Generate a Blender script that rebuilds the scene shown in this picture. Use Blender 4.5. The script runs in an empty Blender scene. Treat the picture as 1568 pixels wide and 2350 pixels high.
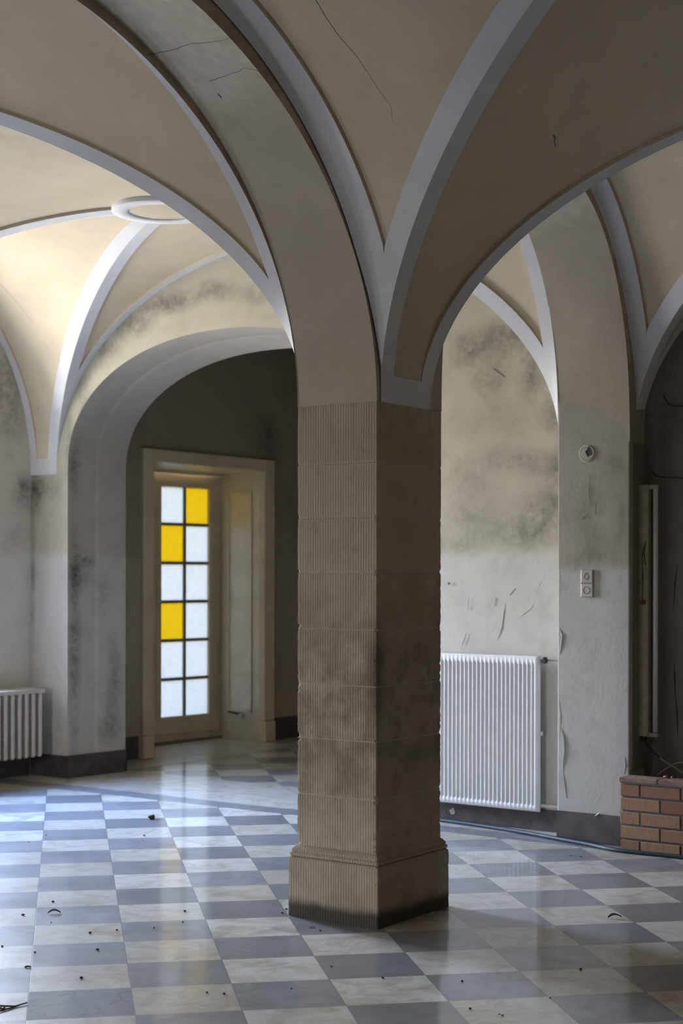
import bpy, math, random
from mathutils import Vector
from mathutils.bvhtree import BVHTree
from math import sin, cos, pi, sqrt

random.seed(7)
SC = bpy.context.scene
COL = SC.collection

# ------------------------------------------------------------------ camera numbers
CAM = Vector((-5.93454973, -3.97368675, 1.6))
YAW = math.radians(90 - 54.86)               # angle of the view axis from +X towards +Y
VD = Vector((cos(YAW), sin(YAW), 0)); VR = Vector((sin(YAW), -cos(YAW), 0))
FPX, CY0, ROLL = 3633.8, 1318.86, -0.00167

def ray(px, py):
    a, b = px - 784, py - CY0
    x = (cos(ROLL) * a + sin(ROLL) * b) / FPX; y = (-sin(ROLL) * a + cos(ROLL) * b) / FPX
    return VD + VR * x - Vector((0, 0, 1)) * y
def onX(px, py, X):
    d = ray(px, py); return CAM + d * ((X - CAM.x) / d.x)
def onY(px, py, Y):
    d = ray(px, py); return CAM + d * ((Y - CAM.y) / d.y)
def onZ(px, py, Z=0.0):
    d = ray(px, py); return CAM + d * ((Z - CAM.z) / d.z)

# ------------------------------------------------------------------ mesh helpers
class MB:
    def __init__(s): s.v = []; s.f = []; s.m = []; s.s = []
    def vert(s, p): s.v.append(tuple(p)); return len(s.v) - 1
    def face(s, ids, m=0, sm=False): s.f.append(tuple(ids)); s.m.append(m); s.s.append(sm)
    def quad(s, a, b, c, d, m=0, sm=False): s.face([s.vert(a), s.vert(b), s.vert(c), s.vert(d)], m, sm)
    def box(s, x0, x1, y0, y1, z0, z1, m=0):
        i = [s.vert((x, y, z)) for z in (z0, z1) for y in (y0, y1) for x in (x0, x1)]
        for q in ((0, 2, 3, 1), (4, 5, 7, 6), (0, 1, 5, 4), (2, 6, 7, 3), (0, 4, 6, 2), (1, 3, 7, 5)):
            s.face([i[k] for k in q], m)
    def grid(s, rows, m=0, sm=True, close=False):
        ids = [[s.vert(p) for p in r] for r in rows]
        for a, b in zip(ids, ids[1:]):
            n = len(a)
            for k in range(n if close else n - 1):
                s.face([a[k], a[(k + 1) % n], b[(k + 1) % n], b[k]], m, sm)
        return ids
    def loft(s, rings, m=0, sm=False, cap=True):
        ids = s.grid(rings, m, sm, True)
        if cap:
            s.face(list(reversed(ids[0])), m); s.face(ids[-1], m)
    def tube(s, pts, r, n=8, m=0):
        pts = [Vector(p) for p in pts]; rings = []
        up = Vector((0, 0, 1))
        for i, p in enumerate(pts):
            t = (pts[min(i + 1, len(pts) - 1)] - pts[max(i - 1, 0)]).normalized()
            a = t.cross(up)
            if a.length < 1e-3: a = t.cross(Vector((0, 1, 0)))
            a.normalize(); b = a.cross(t)
            rr = r[i] if isinstance(r, (list, tuple)) else r
            rings.append([p + (a * cos(2 * pi * k / n) + b * sin(2 * pi * k / n)) * rr for k in range(n)])
        s.loft(rings, m, True)
    def cyl(s, c, axis, r, h, n=24, m=0, sm=True):
        c = Vector(c); ax = Vector(axis).normalized()
        s.tube([c, c + ax * h], r, n, m)
    def build(s, name, mats, parent=None):
        me = bpy.data.meshes.new(name); me.from_pydata(s.v, [], s.f)
        for mt in (mats if isinstance(mats, (list, tuple)) else [mats]): me.materials.append(mt)
        for p, mi, sm in zip(me.polygons, s.m, s.s): p.material_index = mi; p.use_smooth = sm
        me.update()
        o = bpy.data.objects.new(name, me); COL.objects.link(o)
        if parent: o.parent = parent; o.matrix_parent_inverse = parent.matrix_world.inverted()
        return o

def recalc(o):
    import bmesh
    bm = bmesh.new(); bm.from_mesh(o.data); bmesh.ops.recalc_face_normals(bm, faces=bm.faces); bm.to_mesh(o.data); bm.free()
def bevel(o, w, seg=2):
    md = o.modifiers.new('bevel', 'BEVEL'); md.width = w; md.segments = seg; md.limit_method = 'ANGLE'; md.angle_limit = math.radians(40)
    return o
def tag(o, label, cat, group=None, kind=None):
    o['label'] = label; o['category'] = cat
    if group: o['group'] = group
    if kind: o['kind'] = kind
    return o
def thing(name, label, cat, loc, group=None):
    o = bpy.data.objects.new(name, None); o.empty_display_size = .1; COL.objects.link(o); o.location = loc
    o.matrix_world.translation = Vector(loc)
    return tag(o, label, cat, group)
def struct(o, label, cat): return tag(o, label, cat, None, 'structure')

# ------------------------------------------------------------------ material helpers
class NT:
    def __init__(s, name, world=False):
        if world:
            s.m = bpy.data.worlds.new(name)
        else:
            s.m = bpy.data.materials.new(name)
        s.m.use_nodes = True; s.t = s.m.node_tree; s.t.nodes.clear()
    def n(s, typ, **kw):
        nd = s.t.nodes.new(typ)
        for k, v in kw.items():
            if k.startswith('i_'):
                nd.inputs[int(k[2:])].default_value = v
            else: setattr(nd, k, v)
        return nd
    def ln(s, a, b): s.t.links.new(a, b)
    def val(s, sock, v):
        if isinstance(v, (int, float)): sock.default_value = v
        elif isinstance(v, (tuple, list)):
            sock.default_value = tuple(v) + (1,) if (len(v) == 3 and sock.type == 'RGBA') else v
        else: s.ln(v, sock)
    def math(s, op, a, b=0.0, c=None, clamp=False):
        nd = s.n('ShaderNodeMath', operation=op, use_clamp=clamp)
        s.val(nd.inputs[0], a); s.val(nd.inputs[1], b)
        if c is not None: s.val(nd.inputs[2], c)
        return nd.outputs[0]
    def mix(s, f, a, b, mode='MIX'):
        nd = s.n('ShaderNodeMix', data_type='RGBA', blend_type=mode)
        s.val(nd.inputs[0], f); s.val(nd.inputs[6], a); s.val(nd.inputs[7], b)
        return nd.outputs[2]
    def pos(s):
        if not hasattr(s, '_p'): s._p = s.n('ShaderNodeNewGeometry').outputs['Position']
        return s._p
    def sep(s, v):
        nd = s.n('ShaderNodeSeparateXYZ'); s.ln(v, nd.inputs[0]); return nd.outputs
    def noise(s, scale=5, detail=4, rough=.55, dist=0, vec=None, sc=None):
        nd = s.n('ShaderNodeTexNoise'); nd.inputs['Scale'].default_value = scale; nd.inputs['Detail'].default_value = detail
        nd.inputs['Roughness'].default_value = rough; nd.inputs['Distortion'].default_value = dist
        v = vec or s.pos()
        if sc:
            mp = s.n('ShaderNodeMapping'); mp.inputs['Scale'].default_value = sc; s.ln(v, mp.inputs[0]); v = mp.outputs[0]
        s.ln(v, nd.inputs['Vector']); return nd.outputs['Fac']
    def ramp(s, f, lo, hi, a=0.0, b=1.0, smooth=False):
        nd = s.n('ShaderNodeMapRange', interpolation_type='SMOOTHSTEP' if smooth else 'LINEAR', clamp=True)
        s.val(nd.inputs[0], f); nd.inputs[1].default_value = lo; nd.inputs[2].default_value = hi
        s.val(nd.inputs[3], a); s.val(nd.inputs[4], b); return nd.outputs[0]
    def blob(s, c, r):
        mp = s.n('ShaderNodeMapping'); mp.inputs['Scale'].default_value = tuple(1 / k for k in r)
        mp.inputs['Location'].default_value = tuple(-a / k for a, k in zip(c, r)); s.ln(s.pos(), mp.inputs[0])
        vm = s.n('ShaderNodeVectorMath', operation='LENGTH'); s.ln(mp.outputs[0], vm.inputs[0])
        return s.ramp(vm.outputs['Value'], 0.0, 1.0, 1.0, 0.0, True)
    def bump(s, h, strength=.3, dist=.01, normal=None):
        b = s.n('ShaderNodeBump'); b.inputs['Strength'].default_value = strength; b.inputs['Distance'].default_value = dist
        s.ln(h, b.inputs['Height'])
        if normal: s.ln(normal, b.inputs['Normal'])
        return b.outputs[0]
    def out(s, color, rough=.8, normal=None, spec=.3, metal=0.0, extra=None):
        p = s.n('ShaderNodeBsdfPrincipled'); s.val(p.inputs['Base Color'], color); s.val(p.inputs['Roughness'], rough)
        p.inputs['Specular IOR Level'].default_value = spec; s.val(p.inputs['Metallic'], metal)
        if normal: s.ln(normal, p.inputs['Normal'])
        if extra:
            for k, v in extra.items(): p.inputs[k].default_value = v
        o = s.n('ShaderNodeOutputMaterial'); s.ln(p.outputs[0], o.inputs[0]); return s.m

def simple(name, col, rough=.6, spec=.4, metal=0.0, var=.08, nscale=12, bump=0.0):
    t = NT(name); f = t.noise(nscale, 5, .6)
    dark = tuple(c * (1 - var * 2) for c in col); light = tuple(min(1, c * (1 + var)) for c in col)
    c = t.mix(t.ramp(f, .3, .7), dark, light)
    nm = t.bump(t.noise(nscale * 6, 4), bump, .004) if bump else None
    return t.out(c, rough, nm, spec, metal)

# painted white bands, beige cells, plaster
def m_band():
    t = NT('white_limewash'); f = t.noise(2.2, 5, .6); g = t.noise(30, 4, .6)
    c = t.mix(t.ramp(f, .35, .7), (.54, .55, .58), (.63, .645, .68))
    c = t.mix(t.ramp(g, .62, .75, 0, .12), c, (.40, .38, .35))
    return t.out(c, .75, t.bump(t.noise(60, 5), .12, .004), .25)
def m_cell():
    t = NT('beige_limewash'); f = t.noise(1.1, 6, .62, .4); g = t.noise(3.5, 6, .65); h = t.noise(16, 5, .7)
    c = t.mix(t.ramp(f, .3, .7), (.465, .40, .295), (.585, .515, .39))
    c = t.mix(t.ramp(g, .5, .75, 0, .45), c, (.41, .365, .30))
    c = t.mix(t.ramp(h, .66, .8, 0, .25), c, (.30, .27, .225))
    return t.out(c, .85, t.bump(t.noise(45, 5), .15, .004), .2)
def m_arch(k=1.0):
    t = NT('grey_arch_plaster'); f = t.noise(1.6, 6, .6, .3); g = t.noise(9, 6, .7); z = t.sep(t.pos())[2]
    c = t.mix(t.ramp(f, .3, .7), (.34, .32, .28), (.43, .41, .365))
    c = t.mix(t.ramp(g, .55, .8, 0, .4), c, (.33, .31, .27))
    # bare greenish-grey repair towards the crown, with an uneven edge
    e = t.math('ADD', z, t.ramp(t.noise(5, 4), 0, 1, -.12, .12))
    c = t.mix(t.ramp(e, 3.58, 3.66, 0, .75), c, t.mix(t.ramp(t.noise(14, 6, .7), .35, .65), (.40, .41, .375), (.52, .53, .49)))
    c = t.mix(1.0, c, (k * 1.06, k, k * .93), 'MULTIPLY')
    return t.out(c, .9, t.bump(t.noise(70, 6, .6), .35, .005), .2)
def m_stone():
    t = NT('tooled_sandstone'); P = t.pos(); x, y, z = t.sep(P)
    s_ = t.math('ADD', x, y)
    # course index -> own tint
    zz = t.n('ShaderNodeFloatCurve') if False else None
    ci = t.math('FLOOR', t.math('DIVIDE', t.math('SUBTRACT', z, .330), .2557))
    wn = t.n('ShaderNodeTexWhiteNoise', noise_dimensions='1D'); t.ln(ci, wn.inputs['W'])
    c = t.mix(wn.outputs['Value'], (.35, .29, .215), (.43, .365, .275))
    f = t.noise(2.4, 6, .62, .5); c = t.mix(t.ramp(f, .38, .66), c, (.45, .395, .31)); c = t.mix(t.ramp(t.noise(13, 6, .72), .56, .74, 0, .45), c, (.20, .165, .125))
    # grime: darker in the lower and greasy middle zone
    g = t.noise(7, 6, .7, .2)
    zone = t.math('MULTIPLY', t.ramp(z, 1.62, 1.15, 0, 1), t.ramp(z, .45, .75, .45, 1))
    c = t.mix(t.math('MULTIPLY', zone, t.ramp(g, .34, .64, .12, .85)), c, (.155, .125, .09))
    edge = t.blob((.02, .02, 1.12), (.10, .10, .42))
    c = t.mix(t.math('MULTIPLY', edge, .8), c, (.06, .048, .038))
    # vertical drip streaks under the springing
    st = t.noise(9, 4, .7, 0, sc=(6, 6, .35))
    c = t.mix(t.math('MULTIPLY', t.ramp(z, 2.12, 2.38, 0, .35), t.ramp(st, .45, .65)), c, (.17, .14, .11))
    # scrub line of floor dirt at the foot
    c = t.mix(t.ramp(t.math('ADD', z, t.ramp(t.noise(6, 3), 0, 1, -.025, .025)), .045, .10, .9, 0, True), c, (.028, .025, .026))
    w = t.n('ShaderNodeTexWave', wave_type='BANDS', bands_direction='X'); w.inputs['Scale'].default_value = 22; w.inputs['Distortion'].default_value = 1.4
    w.inputs['Detail'].default_value = 2; w.inputs['Detail Scale'].default_value = 1.5
    cb = t.n('ShaderNodeCombineXYZ'); t.ln(s_, cb.inputs[0]); t.ln(t.math('MULTIPLY', z, .12), cb.inputs[2]); t.ln(cb.outputs[0], w.inputs['Vector'])
    c = t.mix(t.ramp(w.outputs['Fac'], .0, .45, .30, 0), c, (.14, .115, .085))
    h = t.math('ADD', w.outputs['Fac'], t.math('MULTIPLY', t.noise(80, 5, .7), .8))
    return t.out(c, .88, t.bump(h, .45, .006), .25)

MOLD_E = [  # (y, z, ry, rz, strength) on the east wall
    (.98, 3.10, .34, .20, .75), (1.25, 3.06, .20, .20, .6), (1.08, 2.86, .22, .18, .55), (.78, 2.86, .16, .22, .7), (.60, 2.62, .14, .24, .75),
    (.70, 2.30, .30, .16, .55), (.98, 2.34, .24, .14, .5), (1.25, 2.25, .22, .18, .4), (.72, 2.02, .26, .20, .65), (.80, 1.86, .50, .16, .6), (1.2, 2.0, .3, .3, .35),
    (1.35, 1.78, .3, .12, .3), (.6, 2.15, .1, .3, .5), (1.1, 2.6, .5, .2, .3),
    (4.55, 3.33, .30, .22, .6), (4.25, 3.50, .35, .16, .8), (3.85, 3.62, .40, .13, .85), (3.4, 3.66, .3, .14, .7), (3.0, 3.6, .3, .12, .4), (4.75, 2.95, .14, .3, .7),
    (4.9, 2.6, .09, .35, .6), (5.15, 2.30, .25, .16, .55), (5.3, 2.25, .14, .26, .95), (5.32, 1.6, .05, .9, .55), (5.32, 2.9, .08, .5, .5)]
def m_wall(name, base, low, blobs=(), axis='x', zlow=1.74, mold_col=(.07, .065, .055), general=.3, fixed=3.0):
    t = NT(name); z = t.sep(t.pos())[2]
    f = t.noise(1.4, 6, .6, .3); g = t.noise(6, 7, .68, .4); h = t.noise(22, 6, .7)
    c = t.mix(t.ramp(f, .3, .72), tuple(k * .82 for k in base), base)
    zl = t.math('ADD', z, t.ramp(t.noise(4, 4), 0, 1, -.05, .05))
    c = t.mix(t.ramp(zl, zlow + .05, zlow - .02), c, t.mix(t.ramp(f, .3, .7), tuple(k * .9 for k in low), low))
    c = t.mix(t.math('MULTIPLY', t.ramp(g, .5, .78), general), c, tuple(k * .45 for k in base))
    acc = None
    for b in blobs:
        a0, z0, ra, rz, st = b
        cc, rr = ((fixed, a0, z0), (3, ra, rz)) if axis == 'x' else ((a0, fixed, z0), (ra, 3, rz))
        v = t.math('MULTIPLY', t.blob(cc, rr), st)
        acc = v if acc is None else t.math('ADD', acc, v)
    if acc is not None:
        mm = t.math('MULTIPLY', acc, t.ramp(t.math('ADD', t.math('MULTIPLY', g, .65), t.math('MULTIPLY', h, .45)), .37, .62), clamp=True)
        mm = t.math('MAXIMUM', mm, t.math('MULTIPLY', t.math('MULTIPLY', acc, .3, clamp=True), t.ramp(g, .35, .6)))
        c = t.mix(t.math('MULTIPLY', mm, .93), c, mold_col)
    return t.out(c, .85, t.bump(t.math('ADD', t.noise(38, 6, .65), t.math('MULTIPLY', t.noise(5, 3), 1.2)), .32, .006), .22)

def m_floor():
    t = NT('checkered_stone_floor'); P = t.pos(); x, y, z = t.sep(P)
    def grid(ox, oy, s):
        a = t.math('SUBTRACT', x, ox); b = t.math('SUBTRACT', y, oy); k = .70710678 / s
        u = t.math('MULTIPLY', t.math('SUBTRACT', a, b), k); v = t.math('MULTIPLY', t.math('ADD', a, b), -k)
        fu, fv = t.math('FLOOR', u), t.math('FLOOR', v)
        par = t.math('FLOORED_MODULO', t.math('ADD', fu, fv), 2.0)
        gu = t.math('ABSOLUTE', t.math('SUBTRACT', t.math('FRACT', u), .5)); gv = t.math('ABSOLUTE', t.math('SUBTRACT', t.math('FRACT', v), .5))
        gr = t.math('MAXIMUM', gu, gv)
        cb = t.n('ShaderNodeCombineXYZ'); t.ln(fu, cb.inputs[0]); t.ln(fv, cb.inputs[1])
        return par, gr, cb.outputs[0], fu, fv
    p1, g1, id1, fu, fv = grid(-.56632976, 1.59091123, .38881661)
    p2, g2, id2, _, _ = grid(4.06, 4.90, .408)
    isv = t.math('GREATER_THAN', x, 3.2)
    par = t.math('ADD', t.math('MULTIPLY', p1, t.math('SUBTRACT', 1.0, isv)), t.math('MULTIPLY', t.math('SUBTRACT', 1.0, p2), isv))
    mg = t.n('ShaderNodeMix', data_type='VECTOR'); t.ln(isv, mg.inputs[0]); t.ln(id1, mg.inputs[4]); t.ln(id2, mg.inputs[5])
    tid = mg.outputs[1]
    gr = t.math('ADD', t.math('MULTIPLY', g1, t.math('SUBTRACT', 1.0, isv)), t.math('MULTIPLY', g2, isv))
    # borders: grey band along the east wall, plain light stone beyond, light sill before the door
    band = t.math('MULTIPLY', t.math('GREATER_THAN', x, 2.497), t.math('LESS_THAN', x, 2.70))
    lite = t.math('ADD', t.math('MULTIPLY', t.math('GREATER_THAN', x, 2.70), t.math('LESS_THAN', x, 3.62)), t.math('MULTIPLY', t.math('GREATER_THAN', y, 4.90), t.math('GREATER_THAN', x, 2.70)), clamp=True)
    par = t.math('MULTIPLY', par, t.math('SUBTRACT', 1.0, band)); par = t.math('MAXIMUM', par, lite)
    plain = t.math('MAXIMUM', band, lite)
    wn = t.n('ShaderNodeTexWhiteNoise', noise_dimensions='3D'); t.ln(tid, wn.inputs['Vector'])
    rnd = t.math('ADD', t.math('MULTIPLY', wn.outputs['Value'], t.math('SUBTRACT', 1.0, plain)), t.math('MULTIPLY', plain, .5))
    vs = t.n('ShaderNodeVectorMath', operation='ADD'); t.ln(P, vs.inputs[0])
    sc = t.n('ShaderNodeVectorMath', operation='SCALE'); t.ln(wn.outputs['Color'], sc.inputs[0]); sc.inputs['Scale'].default_value = 9; t.ln(sc.outputs[0], vs.inputs[1])
    v = vs.outputs[0]
    n1 = t.noise(5.5, 8, .68, .9, v); n2 = t.noise(22, 6, .7, .3, v)
    light = t.mix(rnd, (.44, .40, .335), (.65, .63, .58))
    light = t.mix(t.ramp(n1, .44, .66, 0, .85), light, (.34, .28, .195))
    light = t.mix(t.ramp(n2, .5, .7, 0, .5), light, (.66, .645, .60))
    dark = t.mix(rnd, (.18, .182, .198), (.285, .288, .305))
    dark = t.mix(t.ramp(n1, .44, .66, 0, .7), dark, (.145, .142, .15))
    dark = t.mix(t.ramp(n2, .6, .8, 0, .3), dark, (.36, .36, .38))
    c = t.mix(par, dark, light)
    # one broken slab in the near corner
    bad = t.math('MULTIPLY', t.math('COMPARE', fu, 0.0, .1), t.math('COMPARE', fv, 4.0, .1))
    ck = t.n('ShaderNodeTexVoronoi', feature='DISTANCE_TO_EDGE'); ck.inputs['Scale'].default_value = 5.5
    nd = t.n('ShaderNodeVectorMath', operation='ADD'); t.ln(P, nd.inputs[0])
    nn = t.n('ShaderNodeTexNoise'); nn.inputs['Scale'].default_value = 9; t.ln(P, nn.inputs['Vector']); s2 = t.n('ShaderNodeVectorMath', operation='SCALE'); t.ln(nn.outputs['Color'], s2.inputs[0]); s2.inputs['Scale'].default_value = .12
    t.ln(s2.outputs[0], nd.inputs[1]); t.ln(nd.outputs[0], ck.inputs['Vector'])
    badc = t.mix(t.ramp(n1, .3, .7), (.055, .05, .055), (.125, .118, .13))
    badc = t.mix(t.ramp(ck.outputs['Distance'], .0, .03, .9, 0), badc, (.03, .025, .022))
    c = t.mix(bad, c, badc)
    jn = t.ramp(gr, .4945, .4975, 0, .8)
    c = t.mix(t.math('MULTIPLY', jn, t.math('SUBTRACT', 1.0, plain)), c, (.10, .09, .085))
    # scattered dust specks
    c = t.mix(t.ramp(t.noise(120, 2, .5), .74, .78, 0, .7), c, (.08, .07, .06))
    ro = t.ramp(t.noise(3, 5, .6), .3, .7, .17, .30); ro = t.math('ADD', ro, t.math('MULTIPLY', n2, .08)); ro = t.math('ADD', ro, t.math('MULTIPLY', bad, .3))
    hgt = t.math('SUBTRACT', t.math('MULTIPLY', n2, .2), t.math('MULTIPLY', jn, 1.0))
    return t.out(c, t.math('ADD', ro, .13), t.bump(hgt, .12, .004), .75, extra={'Coat Weight': .55, 'Coat Roughness': .10})

def m_brick():
    t = NT('orange_brick'); oi = t.n('ShaderNodeObjectInfo'); g = t.n('ShaderNodeNewGeometry')
    wn = g.outputs['Random Per Island']
    c = t.mix(wn, (.24, .12, .075), (.38, .235, .13)); f = t.noise(25, 6, .7)
    c = t.mix(t.ramp(f, .4, .75, 0, .6), c, (.22, .11, .08))
    return t.out(c, .85, t.bump(t.noise(70, 5), .4, .004), .2)
def m_glass(name, col, sc):
    # patterned privacy glass: it scatters the daylight coming from outside
    t = NT(name); f = t.noise(sc, 2, .4)
    v = t.n('ShaderNodeTexVoronoi'); v.inputs['Scale'].default_value = 34; t.ln(t.pos(), v.inputs['Vector'])
    c = t.mix(t.ramp(v.outputs['Distance'], .0, .25, .45, 0), col, tuple(k * .62 for k in col))
    c = t.mix(t.ramp(f, .4, .7, 0, .25), c, tuple(k * .8 for k in col))
    a = t.n('ShaderNodeBsdfTranslucent'); t.ln(c, a.inputs[0]); b = t.n('ShaderNodeBsdfGlossy'); b.inputs['Roughness'].default_value = .15
    mx = t.n('ShaderNodeMixShader'); mx.inputs[0].default_value = .05; t.ln(a.outputs[0], mx.inputs[1]); t.ln(b.outputs[0], mx.inputs[2])
    o = t.n('ShaderNodeOutputMaterial'); t.ln(mx.outputs[0], o.inputs[0]); return t.m
def m_clear():
    t = NT('window_glass'); a = t.n('ShaderNodeBsdfTransparent'); b = t.n('ShaderNodeBsdfGlossy'); b.inputs['Roughness'].default_value = .02
    mx = t.n('ShaderNodeMixShader'); mx.inputs[0].default_value = .06; t.ln(a.outputs[0], mx.inputs[1]); t.ln(b.outputs[0], mx.inputs[2])
    o = t.n('ShaderNodeOutputMaterial'); t.ln(mx.outputs[0], o.inputs[0]); return t.m

BAND = m_band(); CELL = m_cell(); ARCH = m_arch(); ARCH_E = m_arch(.78); EDGE = simple('brown_arch_edge_paint', (.40, .33, .245), .9, .15, var=.15, nscale=8, bump=.2); STONE = m_stone()
MORTAR = simple('lime_mortar', (.40, .37, .33), .95, .1, nscale=30)
WALL_E = m_wall('east_wall_plaster', (.43, .40, .315), (.475, .46, .425), MOLD_E, 'x')
WALL_N = m_wall('north_wall_plaster', (.55, .525, .46), (.56, .54, .50), [(2.75, 3.0, .25, .6, .7), (2.9, 2.25, .16, .22, .9), (2.5, 3.3, .3, .4, .5), (2.8, 1.9, .2, .3, .3)], 'y', fixed=5.34)
WALL_P = m_wall('pier_plaster', (.32, .30, .255), (.41, .402, .385), [(.12, 2.25, .14, .12, .35), (.2, 1.75, .3, .2, .35), (.3, 2.0, .2, .3, .25), (.05, 1.95, .1, .3, .3)], 'x', zlow=1.62, fixed=2.65)
WALL_J = m_wall('jamb_plaster', (.385, .36, .315), (.43, .41, .37), [(3.05, 1.15, .10, 1.3, .8), (3.10, 1.62, .2, .3, .5), (3.05, 2.45, .10, .35, .8), (3.32, 1.45, .15, .25, .5), (3.45, .7, .12, .6, .55), (3.2, 1.72, .2, .1, .6), (3.4, .35, .2, .2, .5)], 'y', fixed=4.9)
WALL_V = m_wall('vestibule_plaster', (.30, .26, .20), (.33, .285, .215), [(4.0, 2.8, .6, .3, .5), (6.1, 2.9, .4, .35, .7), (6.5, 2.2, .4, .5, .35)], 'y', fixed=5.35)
WALL_O = m_wall('bounce_damping_plaster', (.33, .29, .23), (.30, .26, .20))  # for walls out of view, colour kept dark to cut bounced light
WALL_R = m_wall('niche_shade_plaster', (.20, .17, .14), (.22, .19, .155), [(-.3, 1.0, .3, .5, .5), (-.2, 2.5, .3, .3, .5)], 'x', fixed=2.9)  # plaster with the shade beside the pier mixed into its colour
BASE = simple('dark_skirting_paint', (.062, .052, .054), .55, .4, var=.25, nscale=9, bump=.2)
FLOOR = m_floor()
CREAM = simple('cream_door_paint', (.56, .49, .35), .35, .5, nscale=4)
PANEL = simple('cream_panel_paint', (.60, .54, .41), .22, .5, nscale=4)
RADW = simple('white_radiator_enamel', (.62, .63, .65), .35, .5, var=.03)
RADC = simple('grey_white_radiator_enamel', (.52, .47, .42), .45, .45, var=.06)
VALVE = simple('black_plastic', (.02, .02, .022), .5)
CHROME = simple('chrome', (.7, .7, .72), .15, .5, 1.0, .02)
PLASTIC = simple('aged_ivory_plastic', (.30, .275, .24), .4, .5, var=.03)
SOCKW = simple('ivory_socket_plastic', (.35, .325, .295), .4, .5, var=.03)
DARKP = simple('dark_recess', (.06, .055, .05), .6)
LAMPB = simple('yellowed_lamp_housing', (.42, .37, .28), .5, .4, var=.1)
TUBE = simple('milky_lamp_tube', (.62, .62, .64), .2, .5, var=.02)
RED = simple('red_plastic', (.22, .025, .025), .45)
HOSE = simple('dark_blue_rubber', (.016, .030, .042), .5, .4)
CABLEB = simple('grey_blue_cable', (.22, .25, .36), .4)
CABLEW = simple('off_white_wire', (.45, .42, .36), .5)
CABLEK = simple('black_wire', (.02, .018, .016), .6)
CRACK = simple('crack_line', (.10, .085, .065), .95, .05)
BRICK = m_brick(); JOINT = simple('grey_brick_mortar', (.20, .21, .23), .95, .1, nscale=40, bump=.4)
DEB = simple('dry_dark_debris', (.05, .038, .028), .9, .1)
G_WHITE = m_glass('patterned_white_glass', (.128, .128, .120), 30); G_AMBER = m_glass('patterned_amber_glass', (.135, .104, .011), 30)
CLEAR = m_clear()
WINW = simple('white_window_paint', (.7, .7, .68), .4)

# ------------------------------------------------------------------ plan
ZS, BV, BS = 2.388, 1.53, 1.60              # springing height, groin rise, side-arch rise
ROOF = 4.75
YN, YSOUTH, XW = 5.34, -5.85, -8.35
def XE(y): return 2.888 + .0205 * (y - .6)
PILY0, PILY1 = .03, .478

class Bay:
    def __init__(s, sw, se, ne, nw):
        s.c = dict(SW=Vector(sw), SE=Vector(se), NE=Vector(ne), NW=Vector(nw))
        s.m = sum(s.c.values(), Vector((0, 0))) / 4
    def groin(s, k):
        a = s.c[k]
        return lambda t: Vector((*(a + (s.m - a) * (1 - cos(t))), ZS + BV * sin(t)))
YB = 5.05; YF = -5.47
BB = Bay((.49, .485), (2.70, .485), (XE(YB), YB), (.49, YB))
RB = Bay((.49, YF), (2.755, YF), (2.755, .02), (.49, .03))
LB = Bay((-3.90, .485), (.085, .485), (.085, YB), (-3.90, YB))
FB = Bay((-3.90, YF), (.06, YF), (.06, .03), (-3.90, .03))
WB = Bay((-8.0, .485), (-4.40, .485), (-4.40, YB), (-8.0, YB))
WF = Bay((-8.0, YF), (-4.40, YF), (-4.40, .03), (-8.0, .03))

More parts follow.
